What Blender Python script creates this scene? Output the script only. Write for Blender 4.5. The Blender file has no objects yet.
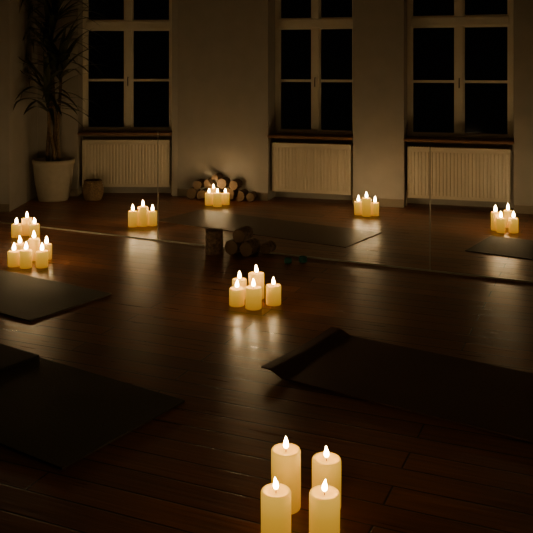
import bpy, bmesh, math, random
from mathutils import Vector, Matrix, noise
random.seed(7)
S=bpy.context.scene
COL=S.collection
H=1.35; F=800.0; HY=65.0; CX=266.5
def gp(u,v):
    y=H*F/(v-HY); return Vector(((u-CX)/F*y,y,0))
# ---------------- materials
def nodes(name):
    m=bpy.data.materials.new(name); m.use_nodes=True
    nt=m.node_tree; return m,nt,nt.nodes['Principled BSDF']
def simple(name,col,rough=0.6,var=0.15,scale=20,bump=0.1,spec=0.5,metal=0.0):
    m,nt,b=nodes(name)
    tc=nt.nodes.new('ShaderNodeTexCoord'); n=nt.nodes.new('ShaderNodeTexNoise')
    n.inputs['Scale'].default_value=scale; n.inputs['Detail'].default_value=5
    nt.links.new(tc.outputs['Object'],n.inputs['Vector'])
    r=nt.nodes.new('ShaderNodeValToRGB')
    r.color_ramp.elements[0].position=.3; r.color_ramp.elements[1].position=.7
    r.color_ramp.elements[0].color=tuple(c*(1-var) for c in col)+(1,)
    r.color_ramp.elements[1].color=tuple(min(1,c*(1+var)) for c in col)+(1,)
    nt.links.new(n.outputs['Fac'],r.inputs[0]); nt.links.new(r.outputs[0],b.inputs['Base Color'])
    b.inputs['Roughness'].default_value=rough; b.inputs['Metallic'].default_value=metal
    b.inputs['Specular IOR Level'].default_value=spec
    if bump:
        bp=nt.nodes.new('ShaderNodeBump'); bp.inputs['Strength'].default_value=bump; bp.inputs['Distance'].default_value=.01
        nt.links.new(n.outputs['Fac'],bp.inputs['Height']); nt.links.new(bp.outputs[0],b.inputs['Normal'])
    return m
M_wall=simple('plaster',(0.42,0.40,0.37),.9,.05,6,.05,.2)
M_ceil=simple('ceiling_paint',(0.5,0.48,0.42),.95,.03,6,.02,.2)
M_frame=simple('window_paint',(0.78,0.74,0.64),.5,.04,10,.02)
M_sill=simple('sill_wood',(0.20,0.10,0.05),.5,.2,15,.05)
M_rad=simple('radiator_enamel',(0.72,0.66,0.54),.4,.03,8,0)
M_base=simple('baseboard_paint',(0.26,0.22,0.17),.6,.05,10,0)
M_metal=simple('dull_metal',(0.15,0.14,0.13),.5,.1,20,0,.5,.6)
M_joint=simple('glass_edge',(0.40,0.38,0.32),.4,.1,20,0,.5,.0)
M_wick=simple('charred_wick',(0.02,0.015,0.01),.9,.2,200,0)
M_bark=simple('bark',(0.15,0.10,0.065),.9,.6,45,.9)
M_leaf=simple('dracaena_leaf',(0.06,0.07,0.038),.35,.3,12,0)
M_trunk=simple('plant_trunk',(0.17,0.12,0.07),.9,.4,60,.5)
M_pot=simple('glazed_pot',(0.50,0.46,0.38),.35,.06,20,0)
M_soil=simple('soil',(0.04,0.03,0.02),1,.5,80,.8)
M_teal=simple('teal_glass',(0.02,0.12,0.11),.3,.1,20,0)
M_basket=simple('wicker',(0.28,0.19,0.11),.8,.5,90,.8)
M_mat_g=simple('mat_grey',(0.10,0.09,0.078),.75,.12,120,.15,.3)
M_mat_d=simple('mat_dark',(0.08,0.072,0.062),.75,.12,120,.15,.3)
M_mat_f=simple('mat_brown',(0.10,0.06,0.04),.45,.12,120,.15,.5)
M_mat_p=simple('mat_plum',(0.12,0.066,0.056),.7,.12,120,.15,.35)
M_blanket=simple('mat_charcoal',(0.065,0.06,0.052),.8,.12,120,.2,.3)
def cut_mat():
    m,nt,b=nodes('cut_wood')
    tc=nt.nodes.new('ShaderNodeTexCoord'); w=nt.nodes.new('ShaderNodeTexWave'); w.wave_type='RINGS'; w.rings_direction='Y'
    w.inputs['Scale'].default_value=30; w.inputs['Distortion'].default_value=3; w.inputs['Detail'].default_value=3
    nt.links.new(tc.outputs['Object'],w.inputs['Vector'])
    r=nt.nodes.new('ShaderNodeValToRGB'); r.color_ramp.elements[0].color=(.11,.07,.042,1); r.color_ramp.elements[1].color=(.21,.145,.09,1)
    nt.links.new(w.outputs['Fac'],r.inputs[0]); nt.links.new(r.outputs[0],b.inputs['Base Color']); b.inputs['Roughness'].default_value=.85
    return m
M_woodcut=cut_mat()

def floor_mat():
    m,nt,b=nodes('wood_floor')
    tc=nt.nodes.new('ShaderNodeTexCoord'); mp=nt.nodes.new('ShaderNodeMapping')
    mp.inputs['Rotation'].default_value=(0,0,math.radians(23))
    nt.links.new(tc.outputs['Object'],mp.inputs['Vector'])
    br=nt.nodes.new('ShaderNodeTexBrick')
    br.inputs['Scale'].default_value=1; br.inputs['Brick Width'].default_value=1.7; br.inputs['Row Height'].default_value=.12
    br.inputs['Mortar Size'].default_value=.004; br.inputs['Mortar Smooth'].default_value=.3
    br.inputs['Color1'].default_value=(0.31,0.122,0.052,1); br.inputs['Color2'].default_value=(0.19,0.073,0.032,1)
    br.inputs['Mortar'].default_value=(0.03,0.012,0.006,1); br.offset=.37
    nt.links.new(mp.outputs[0],br.inputs['Vector'])
    mp2=nt.nodes.new('ShaderNodeMapping'); mp2.inputs['Scale'].default_value=(2,30,1)
    nt.links.new(mp.outputs[0],mp2.inputs['Vector'])
    n=nt.nodes.new('ShaderNodeTexNoise'); n.inputs['Scale'].default_value=1.5; n.inputs['Detail'].default_value=8
    nt.links.new(mp2.outputs[0],n.inputs['Vector'])
    mx=nt.nodes.new('ShaderNodeMix'); mx.data_type='RGBA'; mx.blend_type='MULTIPLY'; mx.inputs['Factor'].default_value=.7
    rp=nt.nodes.new('ShaderNodeValToRGB'); rp.color_ramp.elements[0].color=(.45,.45,.45,1); rp.color_ramp.elements[0].position=.3
    rp.color_ramp.elements[1].color=(1.2,1.2,1.2,1); rp.color_ramp.elements[1].position=.7
    nt.links.new(n.outputs['Fac'],rp.inputs[0])
    nt.links.new(br.outputs['Color'],mx.inputs['A']); nt.links.new(rp.outputs[0],mx.inputs['B'])
    nt.links.new(mx.outputs['Result'],b.inputs['Base Color'])
    mr=nt.nodes.new('ShaderNodeMapRange'); mr.inputs['From Min'].default_value=.3; mr.inputs['From Max'].default_value=.7
    mr.inputs['To Min'].default_value=.26; mr.inputs['To Max'].default_value=.46
    nt.links.new(n.outputs['Fac'],mr.inputs['Value']); nt.links.new(mr.outputs[0],b.inputs['Roughness'])
    bp=nt.nodes.new('ShaderNodeBump'); bp.inputs['Strength'].default_value=.6; bp.inputs['Distance'].default_value=.004; bp.invert=True
    nt.links.new(br.outputs['Fac'],bp.inputs['Height'])
    bp2=nt.nodes.new('ShaderNodeBump'); bp2.inputs['Strength'].default_value=.5; bp2.inputs['Distance'].default_value=.003
    nt.links.new(n.outputs['Fac'],bp2.inputs['Height']); nt.links.new(bp.outputs[0],bp2.inputs['Normal'])
    nt.links.new(bp2.outputs[0],b.inputs['Normal'])
    b.inputs['Specular IOR Level'].default_value=.42
    return m
M_floor=floor_mat()
def wax_glow_mat():
    m,nt,b=nodes('candle_wax_glow')
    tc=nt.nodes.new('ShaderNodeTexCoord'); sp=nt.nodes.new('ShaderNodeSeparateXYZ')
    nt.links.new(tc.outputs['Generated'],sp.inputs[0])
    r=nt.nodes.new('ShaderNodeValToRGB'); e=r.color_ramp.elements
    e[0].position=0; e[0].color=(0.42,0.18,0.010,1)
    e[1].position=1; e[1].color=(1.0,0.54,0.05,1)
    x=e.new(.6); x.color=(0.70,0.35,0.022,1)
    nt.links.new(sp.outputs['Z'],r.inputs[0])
    nt.links.new(r.outputs[0],b.inputs['Emission Color']); b.inputs['Emission Strength'].default_value=.85  # flame glow through the wax painted as emission, brighter towards the top
    b.inputs['Base Color'].default_value=(0.55,0.30,0.05,1)
    b.inputs['Subsurface Weight'].default_value=.2; b.inputs['Subsurface Radius'].default_value=(1,.5,.2); b.inputs['Subsurface Scale'].default_value=.015
    b.inputs['Roughness'].default_value=.5; b.inputs['Specular IOR Level'].default_value=.15
    return m
M_wax_glow=wax_glow_mat()
def flame_mat():
    m=bpy.data.materials.new('flame'); m.use_nodes=True; nt=m.node_tree; nt.nodes.clear()
    o=nt.nodes.new('ShaderNodeOutputMaterial'); e=nt.nodes.new('ShaderNodeEmission')
    tc=nt.nodes.new('ShaderNodeTexCoord'); sp=nt.nodes.new('ShaderNodeSeparateXYZ'); nt.links.new(tc.outputs['Generated'],sp.inputs[0])
    mr=nt.nodes.new('ShaderNodeMapRange'); mr.inputs['From Min'].default_value=.02; mr.inputs['From Max'].default_value=.35
    mr.inputs['To Min'].default_value=4; mr.inputs['To Max'].default_value=135
    nt.links.new(sp.outputs['Z'],mr.inputs['Value']); nt.links.new(mr.outputs[0],e.inputs['Strength'])
    e.inputs['Color'].default_value=(1,.67,.31,1)
    nt.links.new(e.outputs[0],o.inputs[0]); return m
M_flame=flame_mat()
def glass_mat():
    m=bpy.data.materials.new('window_glass'); m.use_nodes=True; nt=m.node_tree; nt.nodes.clear()
    o=nt.nodes.new('ShaderNodeOutputMaterial'); t=nt.nodes.new('ShaderNodeBsdfTransparent'); g=nt.nodes.new('ShaderNodeBsdfGlossy')
    g.inputs['Roughness'].default_value=.05; f=nt.nodes.new('ShaderNodeFresnel'); f.inputs[0].default_value=1.3
    mx=nt.nodes.new('ShaderNodeMixShader'); nt.links.new(f.outputs[0],mx.inputs[0]); nt.links.new(t.outputs[0],mx.inputs[1]); nt.links.new(g.outputs[0],mx.inputs[2])
    nt.links.new(mx.outputs[0],o.inputs[0]); return m
M_glass=glass_mat()
# ---------------- helpers
def obj(name,bm,mat,parent=None,loc=(0,0,0),rz=0,smooth=False,bevel=0):
    me=bpy.data.meshes.new(name); bmesh.ops.recalc_face_normals(bm,faces=bm.faces[:])
    bm.to_mesh(me); bm.free()
    if smooth:
        for p in me.polygons: p.use_smooth=True
    me.materials.append(mat)
    o=bpy.data.objects.new(name,me); COL.objects.link(o); o.location=loc; o.rotation_euler=(0,0,rz)
    if parent: o.parent=parent
    if bevel:
        b=o.modifiers.new('bevel','BEVEL'); b.width=bevel; b.segments=2; b.limit_method='ANGLE'
    return o
def empty(name,loc,rz=0):
    e=bpy.data.objects.new(name,None); COL.objects.link(e); e.location=loc; e.rotation_euler=(0,0,rz); e.empty_display_size=.05; return e
def tag(o,label,cat,group=None):
    o['label']=label; o['category']=cat
    if group: o['group']=group
    return o
def struct(o,label=None):
    o['kind']='structure'
    if label: o['label']=label
    return o
def box(bm,x0,x1,y0,y1,z0,z1):
    v=[bm.verts.new((x,y,z)) for z in (z0,z1) for y in (y0,y1) for x in (x0,x1)]
    for f in ((0,1,3,2),(4,6,7,5),(0,4,5,1),(2,3,7,6),(0,2,6,4),(1,5,7,3)): bm.faces.new([v[i] for i in f])
def lathe(bm,prof,seg=32,fn=None):
    rings=[]
    for r,z in prof:
        if r<1e-6: rings.append([bm.verts.new((0,0,z))]); continue
        ring=[]
        for i in range(seg):
            a=2*math.pi*i/seg; rr=r*(fn(a,z) if fn else 1)
            ring.append(bm.verts.new((rr*math.cos(a),rr*math.sin(a),z)))
        rings.append(ring)
    for A,B in zip(rings,rings[1:]):
        for i in range(seg):
            j=(i+1)%seg
            if len(A)==1 and len(B)==1: continue
            if len(A)==1: bm.faces.new((A[0],B[i],B[j]))
            elif len(B)==1: bm.faces.new((A[i],A[j],B[0]))
            else: bm.faces.new((A[i],A[j],B[j],B[i]))
def tube(bm,pts,r,seg=8):
    rings=[]
    for k,p in enumerate(pts):
        p=Vector(p); q=Vector(pts[min(k+1,len(pts)-1)])-Vector(pts[max(k-1,0)]); q.normalize()
        a=q.orthogonal().normalized(); b=q.cross(a)
        rr=r[k] if isinstance(r,(list,tuple)) else r
        rings.append([bm.verts.new(p+rr*(math.cos(2*math.pi*i/seg)*a+math.sin(2*math.pi*i/seg)*b)) for i in range(seg)])
    for A,B in zip(rings,rings[1:]):
        for i in range(seg):
            bm.faces.new((A[i],A[(i+1)%seg],B[(i+1)%seg],B[i]))
    bm.faces.new(rings[0]); bm.faces.new(rings[-1])
# ---------------- room shell
bm=bmesh.new(); box(bm,-4.2,4.2,-1.6,9.2,-.1,0); struct(obj('floor',bm,M_floor),'dark reddish-brown varnished wooden plank floor')
bm=bmesh.new(); box(bm,-4.2,4.2,-1.6,9.2,3.2,3.3); struct(obj('ceiling',bm,M_ceil))
W0=Vector((-.912,8.244,0)); WA=math.atan2(-.996,3.327)
WD=Vector((math.cos(WA),math.sin(WA),0)); WN=Vector((-math.sin(WA),math.cos(WA),0))
ZS=.655; ZT=2.62
N=[(.968,1.823),(2.312,3.307)]
bm=bmesh.new()
T1=4.6
box(bm,0,N[0][0],0,.45,0,3.2); box(bm,N[0][1],N[1][0],0,.45,0,3.2); box(bm,N[1][1],T1,0,.45,0,3.2)
for a,b in N:
    box(bm,a,b,.25,.45,0,ZS-.03); box(bm,a,b,0,.45,ZT,3.2)
struct(obj('wall_back',bm,M_wall,loc=W0,rz=WA),'cream plaster wall with deep window niches')
LN=(-1.942,-.974)
bm=bmesh.new()
box(bm,-4.2,LN[0],8.244,8.7,0,3.2); box(bm,LN[1],W0.x+.0,8.244,8.7,0,3.2)
box(bm,LN[0],LN[1],8.444,8.7,0,ZS-.03); box(bm,LN[0],LN[1],8.244,8.7,ZT,3.2)
struct(obj('wall_alcove',bm,M_wall),'cream plaster wall with a window niche')
bm=bmesh.new(); box(bm,-4.2,-2.36,7.35,8.243,0,3.2); struct(obj('wall_pier',bm,M_wall))
bm=bmesh.new(); box(bm,-4.3,-4.2,-1.6,9.2,0,3.2); struct(obj('wall_left',bm,M_wall))
bm=bmesh.new(); box(bm,3.45,3.55,-1.6,9.2,0,3.2); struct(obj('wall_right',bm,M_wall))
bm=bmesh.new(); box(bm,-4.2,4.2,-1.7,-1.6,0,3.2); struct(obj('wall_front',bm,M_wall))
bm=bmesh.new()
for a,b in ((0,N[0][0]),(N[0][1],N[1][0]),(N[1][1],T1-.2)): box(bm,a,b,-.015,0,0,.075)
struct(obj('baseboard_back',bm,M_base,loc=W0,rz=WA))
bm=bmesh.new(); box(bm,-2.36,LN[0],8.229,8.244,0,.075); box(bm,-4.2,-2.36,7.335,7.35,0,.075); struct(obj('baseboard_left',bm,M_base))
# glass partition trim
RL=Vector((-1.835,6.626,0)); RD=Vector((3.485,-1.672,0)).normalized(); RA=math.atan2(RD.y,RD.x)
bm=bmesh.new(); box(bm,-.9,5.0,-.006,.006,0,.010); struct(obj('trim_1',bm,M_joint,loc=RL,rz=RA),'thin metal floor rail of a glass partition')
def rail_t(u):
    a=(u-CX)/F
    return (a*RL.y-RL.x)/(RD.x-a*RD.y)
for i,u in enumerate((158,430)):
    t=rail_t(u); bm=bmesh.new(); box(bm,t-.003,t+.003,-.003,.003,.010,.85)
    struct(obj('trim_%d'%(i+2),bm,M_joint,loc=RL,rz=RA),'thin vertical glass partition joint')
# ---------------- windows
def window(idx,w,loc,rz,depth):
    f=.042; D=.06; y0=depth; mul=.072
    bm=bmesh.new()
    box(bm,0,f,y0,y0+D,ZS,ZT); box(bm,w-f,w,y0,y0+D,ZS,ZT)
    box(bm,f,w-f,y0,y0+D,ZS,ZS+f*.6); box(bm,f,w-f,y0,y0+D,ZT-f,ZT)
    zt=1.77
    box(bm,f,w-f,y0-.01,y0+D,zt-.045,zt+.045)
    cx=w/2
    box(bm,cx-mul/2,cx+mul/2,y0-.01,y0+D,ZS+f*.6,zt-.045); box(bm,cx-mul/2,cx+mul/2,y0-.01,y0+D,zt+.045,ZT-f)
    root=struct(obj('window_%d'%idx,bm,M_frame,loc=loc,rz=rz,bevel=.005),'cream-painted wooden casement window with dark panes')
    for (a,b) in ((f,cx-mul/2),(cx+mul/2,w-f)):
        for (z0,z1,mz) in ((ZS+f*.6,zt-.045,1.19),(zt+.045,ZT-f,2.2)):
            s=.014
            bm=bmesh.new(); ya,yb=y0+.01,y0+.045
            box(bm,a,a+s,ya,yb,z0,z1); box(bm,b-s,b,ya,yb,z0,z1); box(bm,a+s,b-s,ya,yb,z0,z0+s); box(bm,a+s,b-s,ya,yb,z1-s,z1)
            box(bm,a+s,b-s,ya,yb,mz-.013,mz+.013)
            c=obj('sash',bm,M_frame,root)
            bm=bmesh.new(); box(bm,a+s,b-s,y0+.026,y0+.030,z0+s,z1-s)
            g=obj('glass_pane',bm,M_glass,c)
    bm=bmesh.new(); box(bm,-.0,w+.0,-.03,y0+.005,ZS-.028,ZS); obj('window_sill',bm,M_sill,root,bevel=.006)
    bm=bmesh.new(); tube(bm,[(cx,y0-.01,1.22),(cx,y0-.035,1.22),(cx,y0-.04,1.21),(cx,y0-.04,1.13)],.006); obj('handle',bm,M_metal,root,smooth=True)
window(1,LN[1]-LN[0],Vector((LN[0],8.244,0)),0,.2)
window(2,N[0][1]-N[0][0],W0+WD*N[0][0],WA,.25)
window(3,N[1][1]-N[1][0],W0+WD*N[1][0],WA,.25)
# ---------------- radiators
def radiator(w,loc,rz,side):
    e=empty('radiator',loc,rz)
    z0,z1=.085,.565; y0,y1=.05,.14
    bm=bmesh.new(); n=int(w/.033); 
    pts=[]
    for i in range(n):
        a=w*i/n; p=w/n
        pts+= [(a,y0+.006),(a+.25*p,y0+.006),(a+.38*p,y0),(a+.87*p,y0),]
    pts.append((w,y0+.006))
    A=[bm.verts.new((x,y,z0+.03)) for x,y in pts]; B=[bm.verts.new((x,y,z1-.04)) for x,y in pts]
    for i in range(len(pts)-1): bm.faces.new((A[i],A[i+1],B[i+1],B[i]))
    box(bm,0,w,y0+.008,y0+.02,z0,z0+.03); box(bm,0,w,y0+.008,y0+.02,z1-.04,z1)
    box(bm,0,w,y0+.012,y0+.02,z0+.03,z1-.04); box(bm,.02,w-.02,y1-.02,y1,z0,z1-.01)
    obj('panel',bm,M_rad,e)
    for xa in (-.004,w):
        bm=bmesh.new(); box(bm,xa,xa+.004,y0,y1,z0,z1); obj('side_cover',bm,M_rad,e)
    bm=bmesh.new()
    box(bm,0,w,y0,y0+.012,z1,z1+.008); box(bm,0,w,y1-.012,y1,z1,z1+.008)
    k=int(w/.025)
    for i in range(k): box(bm,w*i/k,w*i/k+.008,y0+.012,y1-.012,z1,z1+.008)
    obj('top_grille',bm,M_rad,e)
    bm=bmesh.new(); xx=-.004 if side<0 else w+.004; sg=side
    tube(bm,[(xx,.09,z0+.06),(xx+sg*.014,.09,z0+.06),(xx+sg*.016,.09,z0+.04),(xx+sg*.016,.09,0)],.008); obj('pipe',bm,M_rad,e,smooth=True)
    for xa in (.1,w-.13):
        bm=bmesh.new(); box(bm,xa,xa+.03,y1,.2 if rz==0 else .25,z0+.1,z1-.1); obj('wall_bracket',bm,M_metal,e)
    tag(e,'cream enamel ribbed panel radiator in the niche below a window','radiator','radiators under the windows')
radiator(.90,Vector((LN[0]+.035,8.244,0)),0,1)
radiator(.79,W0+WD*(N[0][0]+.03),WA,1)
radiator(.93,W0+WD*(N[1][0]+.03),WA,-1)
# ---------------- candles
def candle(u,top,base,wpx,fs,label,group):
    p=gp(u,base); s=F/p.y; Hh=(base-top)/s; r=wpx/2/s
    fs*=.92
    e=empty('pillar_candle',p,random.uniform(0,6.28)); tag(e,label,'candle',group)
    ph=random.uniform(0,6); 
    def wob(a,z): return 1+.012*math.sin(2*a+ph)+.008*math.sin(3*a+z*30)
    rr=.006 if r>.03 else .004
    prof=[(0,0),(r*.97,0),(r,.004),(r,Hh*.4),(r*1.005,Hh*.8),(r,Hh-rr),(r-rr*.35,Hh-.001),(r-rr,Hh),(r-rr*2,Hh-.004),(r*.5,Hh-.008),(r*.2,Hh-.009),(0,Hh-.009)]
    bm=bmesh.new(); lathe(bm,prof,32,wob); obj('wax_body',bm,M_wax_glow,e,smooth=True)
    bm=bmesh.new(); tube(bm,[(0,0,Hh-.011),(0,0,Hh-.002),(.001,0,Hh+.003),(.003,0,Hh+.006)],.0012,6); obj('wick',bm,M_wick,e,smooth=True)
    fr=.0085*fs; fh=.040*fs; lean=random.uniform(-.004,.004)
    bm=bmesh.new()
    lathe(bm,[(0,0),(fr*.6,fh*.07),(fr*.95,fh*.2),(fr,fh*.32),(fr*.8,fh*.52),(fr*.48,fh*.74),(fr*.2,fh*.9),(0,fh)],10)
    for v in bm.verts: v.co.x+=lean*(v.co.z/fh)**2
    obj('flame',bm,M_flame,e,(0,0,Hh+.001),smooth=True)
L1='tall lit honey-yellow pillar candle on the wooden floor'
L2='shorter lit honey-yellow pillar candle on the wooden floor'
for c in ((286,449,507,29.5,1.05,L1),(326.5,458,507,29,1.0,L1),(276,490,546,30,1.0,L2),(324.5,492,546,30.5,1.0,L2)): candle(*c,'cluster of four lit pillar candles')
L3='lit yellow pillar candle in a cluster on the wooden floor'
for c in ((237,288,305,15.5,1.3,L3),(239.5,279,298,14.5,1.25,L3),(256.5,273,298,15.5,1.3,'tallest lit yellow pillar candle of a cluster of five'),(253.5,287,308,16.5,1.3,L3),(273.5,285,304,15.5,1.25,L3)): candle(*c,'cluster of five lit pillar candles')
L4='lit pillar candle in a large cluster near yoga mats'
for c in ((16.5,224,237,10,1.4),(27,218,235,10.5,1.4),(34.5,224,237,10,1.4),(14,251,266,12,1.5),(26,250,267.5,12,1.5),(42,251,267,12,1.5),(20,243.5,258,11,1.5),(34,238.5,260,11.5,1.5),(46.5,244,259,10.5,1.5)): candle(*c,L4,'large cluster of lit pillar candles')
L5='small lit pillar candle in a group of three on the floor'
for c in ((133,211,226.5,9.5,1.5),(143,206.5,226,10,1.5),(152.5,211,225.5,9,1.5)): candle(*c,L5,'three lit candles beyond the partition')
L6='small lit pillar candle in front of a pile of logs'
for c in ((209,193,205,8,1.2),(217.5,193,206.5,8.5,1.2),(225.5,193,204.5,8,1.2),(213.5,188.5,202.0,7.5,1.2)): candle(*c,L6,'lit candles in front of the logs')
for c in ((358.5,201.5,214.5,8.5,1.5),(366.5,198,216,9.5,1.5),(375,202.5,215.5,8,1.5)): candle(*c,'small lit pillar candle near a window pier','three lit candles near the window pier')
for c in ((495.5,212,230,9,1.6),(501,218,232.5,8.5,1.5),(508,210.5,227,9,1.6),(513.5,218,232.5,9.5,1.5)): candle(*c,'small lit pillar candle beside a grey mat','lit candles beside the grey mat')
# ---------------- mats
MD=Vector((.836,-.549,0)).normalized(); MW=Vector((.549,.836,0))
def mat_(name,corner,length,width,mat,label,curl=0,th=.006,dirx=1,z=0,cat='yoga mat'):
    bm=bmesh.new(); nx,ny=60,14
    def hz(x,y):
        h=.0015*(1+noise.noise(Vector((x*3,y*5,length))))
        if curl:
            k=max(0,1-x/.12); h+=curl*math.sin(min(1,k*1.5)*math.pi/2)**2*(.8+.2*math.cos(y/width*5+.4))
        return h
    top=[[None]*(ny+1) for _ in range(nx+1)]; bot=[[None]*(ny+1) for _ in range(nx+1)]
    for i in range(nx+1):
        x=length*(i/nx)**(1.6 if curl else 1)
        for j in range(ny+1):
            y=width*j/ny; p=MD*dirx*x+MW*y; h=hz(x,y)
            bot[i][j]=bm.verts.new((p.x,p.y,h if curl else 0)); top[i][j]=bm.verts.new((p.x,p.y,h+th))
    for i in range(nx):
        for j in range(ny):
            bm.faces.new((top[i][j],top[i+1][j],top[i+1][j+1],top[i][j+1])); bm.faces.new((bot[i][j],bot[i][j+1],bot[i+1][j+1],bot[i+1][j]))
    for i in range(nx):
        for j in (0,ny): bm.faces.new((bot[i][j],bot[i+1][j],top[i+1][j],top[i][j]))
    for j in range(ny):
        for i in (0,nx): bm.faces.new((bot[i][j],bot[i][j+1],top[i][j+1],top[i][j]))
    o=obj(name,bm,mat,loc=(corner.x,corner.y,z),smooth=False)
    return tag(o,label,cat)
mat_('yoga_mat',gp(261,374),1.85,.64,M_mat_p,'dark plum yoga mat with a curled lifted end',curl=.026)
mat_('yoga_mat',gp(62,470),1.85,.645,M_mat_d,'dark charcoal yoga mat lying flat on the wooden floor',dirx=-1)
p=gp(62,470)-MD*.86
mat_('folded_yoga_mat',p,.95,.645,M_blanket,'dark folded mat lying on top of a charcoal yoga mat',dirx=-1,z=.0095,th=.007)
mat_('yoga_mat',gp(30,322),1.5,.60,M_mat_g,'dark grey-brown yoga mat beside a large candle cluster',dirx=-1)
mat_('yoga_mat',Vector((.585,5.91,0)),1.85,.62,M_mat_f,'dark brown yoga mat beyond the partition rail',dirx=-1,th=.003)
mat_('yoga_mat',Vector((1.44,5.80,0)),1.5,.6,M_mat_g,'grey yoga mat beside small lit candles',th=.004)
# ---------------- logs
def log(loc,r,L,rz,label,group,seed,upright=False,split=False):
    e=empty('log',loc,rz); tag(e,label,'log',group)
    def pr(a):
        k=1+.09*noise.noise(Vector((math.cos(a)*1.6,math.sin(a)*1.6,seed)))+.03*math.sin(a*9+seed)
        if split:
            c=math.cos(a-.9-seed); 
            if c>.4: k*=.4/c*1.0+.0
            k=max(k,.4)
        return k
    seg=36; rings=[]
    bm=bmesh.new(); n=8
    zmin=min(pr(2*math.pi*i/seg)*math.sin(2*math.pi*i/seg) for i in range(seg))
    def P(rad,a,t,kk):
        x=rad*kk*math.cos(a); y=rad*kk*math.sin(a)
        return (x,y,t*L) if upright else (x,(t-.5)*L,y-r*zmin+.001)
    for k in range(n+1):
        t=k/n
        rings.append([bm.verts.new(P(r,2*math.pi*i/seg,t,pr(2*math.pi*i/seg)+.04*noise.noise(Vector((i*.7,k*1.3,seed))))) for i in range(seg)])
    for A,B in zip(rings,rings[1:]):
        for i in range(seg): bm.faces.new((A[i],A[(i+1)%seg],B[(i+1)%seg],B[i]))
    obj('bark',bm,M_bark,e,smooth=True)
    for t in (0,1):
        bm=bmesh.new(); f=[bm.verts.new(P(r*.985,2*math.pi*i/seg,t,pr(2*math.pi*i/seg))) for i in range(seg)]
        c=bm.verts.new(P(0,0,t+(.004 if t else -.004)/L,1))
        for i in range(seg): bm.faces.new((f[i],f[(i+1)%seg],c))
        obj('cut_end',bm,M_woodcut,e)
    return e
g='stack of firewood logs by the wall'; l='split firewood log with pale cut end stacked by the wall'
base=gp(226,198.5)
sd=1
for dx,z,r in ((-.325,0,.052),(-.20,0,.059),(-.068,0,.062),(.068,0,.062),(.19,0,.052),(.295,0,.042),(-.262,.098,.045),(-.135,.112,.05),(0,.116,.05),(.13,.108,.045),(-.068,.206,.036)):
    sd+=1
    q=base+WD*dx-WN*.02; q.z=z
    log(q,r,random.uniform(.2,.26),WA+random.uniform(-.04,.04),l,g,sd*1.37,split=(sd%3==0))
g='logs beside the partition rail'
log(gp(214,253),.064,.165,.3,'upright bark-covered log standing beside other logs',g,3.3,upright=True)
p=gp(243,254)
ax=Vector((math.cos(-.44),math.sin(-.44),0))
log(p-ax*.06,.052,.14,-.44,'short firewood log with rough bark beside the upright log',g,5.1)
log(p+ax*.058,.050,.14,-.44,'short firewood log with rough bark beside the upright log',g,6.1)
q=p.copy(); q.z=.094
log(q,.047,.14,-.44,'short log resting on top of two other logs',g,7.7)
log(gp(268,253),.038,.11,-.44,'small thin log lying beside a small stack',g,8.8)
for (u,v,sc) in ((288,263,.8),(303,262,.9)):
    p=gp(u,v); bm=bmesh.new(); r=.034*sc; h=.042*sc
    lathe(bm,[(0,0),(r*.8,0),(r*.95,h*.15),(r,h*.5),(r*.92,h),(r*.84,h),(r*.9,h*.5),(r*.8,h*.2),(0,h*.18)],24)
    tag(obj('tealight_holder',bm,M_teal,loc=p,smooth=True),'small unlit teal glass tealight holder on the floor','tealight holder','teal tealight holders')
# basket
p=gp(93,200); e=empty('wicker_basket',p); tag(e,'small brown wicker basket beside the plant pot','basket')
bm=bmesh.new()
lathe(bm,[(0,0),(.075,0)]+[(.08+.02*math.sin(k/14*math.pi)+(.006 if k%2 else 0),.012+k*.0125) for k in range(15)]+[(.074,.185),(.07,.05),(0,.03)],60,lambda a,z:1+.035*math.sin(a*18+z*250)); obj('woven_body',bm,M_basket,e,smooth=True)
bm=bmesh.new(); tube(bm,[(.082*math.cos(a),.082*math.sin(a),.193) for a in [2*math.pi*i/24 for i in range(25)]],.008); obj('rim',bm,M_basket,e,smooth=True)
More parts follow.
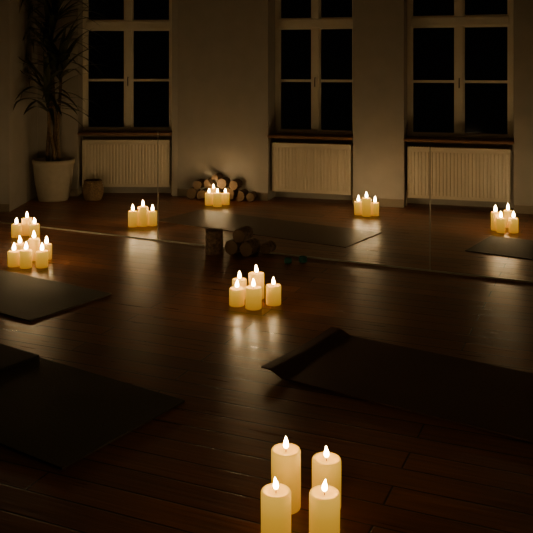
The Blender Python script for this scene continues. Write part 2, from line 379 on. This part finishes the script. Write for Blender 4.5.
# ---------------- plant
pp=Vector((-2.13,8.0,0)); e=empty('potted_dracaena',pp); tag(e,'tall dracaena with long strappy leaves in a pale ribbed pot','potted plant')
bm=bmesh.new()
lathe(bm,[(0,0),(.14,0),(.15,.02),(.175,.15),(.192,.28),(.20,.36),(.208,.37),(.208,.405),(.195,.41),(.188,.40),(.185,.34),(0,.33)],60,lambda a,z:1+(.008*math.sin(a*30) if .03<z<.36 else 0)); obj('pot',bm,M_pot,e,smooth=True)
bm=bmesh.new(); lathe(bm,[(.184,.345),(.12,.36),(0,.365)],32,lambda a,z:1); obj('soil',bm,M_soil,e,smooth=True)
random.seed(11)
stems=[((.0,0),(.0,-.02,2.02)),((.06,-.03),(.08,-.08,1.42)),((-.05,.02),(-.02,-.06,1.74)),((.02,-.06),(-.02,-.14,1.12))]
lb=bmesh.new()
for (bx,by),top in stems:
    pts=[]
    for k in range(10):
        t=k/9; pts.append((bx+(top[0]-bx)*t+.015*math.sin(t*7+bx*40),by+(top[1]-by)*t,.34+(top[2]-.34)*t))
    bm=bmesh.new(); tube(bm,pts,[.02-.008*k/9 for k in range(10)],10); obj('stem',bm,M_trunk,e,smooth=True)
    T=Vector(top)
    for i in range(36):
        c=T+Vector((0,0,-random.uniform(0,.30)+.05))
        az=random.uniform(-math.pi*1.1,.1*math.pi); el=math.radians(random.uniform(0,75)); L=random.uniform(.42,.64); w=random.uniform(.021,.032)
        d=Vector((math.cos(az)*math.cos(el),math.sin(az)*math.cos(el),math.sin(el)))
        side=Vector((-math.sin(az),math.cos(az),0)); pos=c.copy(); prev=None; n=11
        for k in range(n+1):
            t=k/n; ww=w*(min(1,.35+t*2.5))*(1-t**2.2)+.0006
            q=pos.copy(); q.y=min(q.y,.235)
            if q.y>-.68: q.x=max(q.x,-.215)
            up=d.cross(side)
            row=[lb.verts.new(q-side*ww),lb.verts.new(q+up*(-.25*ww)),lb.verts.new(q+side*ww)]
            if prev:
                for m in range(2): lb.faces.new((prev[m],prev[m+1],row[m+1],row[m]))
            prev=row
            pos=pos+d*(L/n); d=(d+Vector((0,0,-.09-.05*t))).normalized() if d.z>-.93 else d
o=obj('leaves',lb,M_leaf,e,smooth=True)
# ---------------- world, camera
w=bpy.data.worlds.new('night'); S.world=w; w.use_nodes=True
w.node_tree.nodes['Background'].inputs[0].default_value=(.006,.006,.006,1); w.node_tree.nodes['Background'].inputs[1].default_value=.1
cam=bpy.data.cameras.new('camera'); co=bpy.data.objects.new('camera',cam); COL.objects.link(co)
co.location=(0,0,H); co.rotation_euler=(math.pi/2,0,0)
cam.sensor_width=36; cam.lens=36*F/533; cam.shift_y=-(266.5-HY)/533
S.camera=co
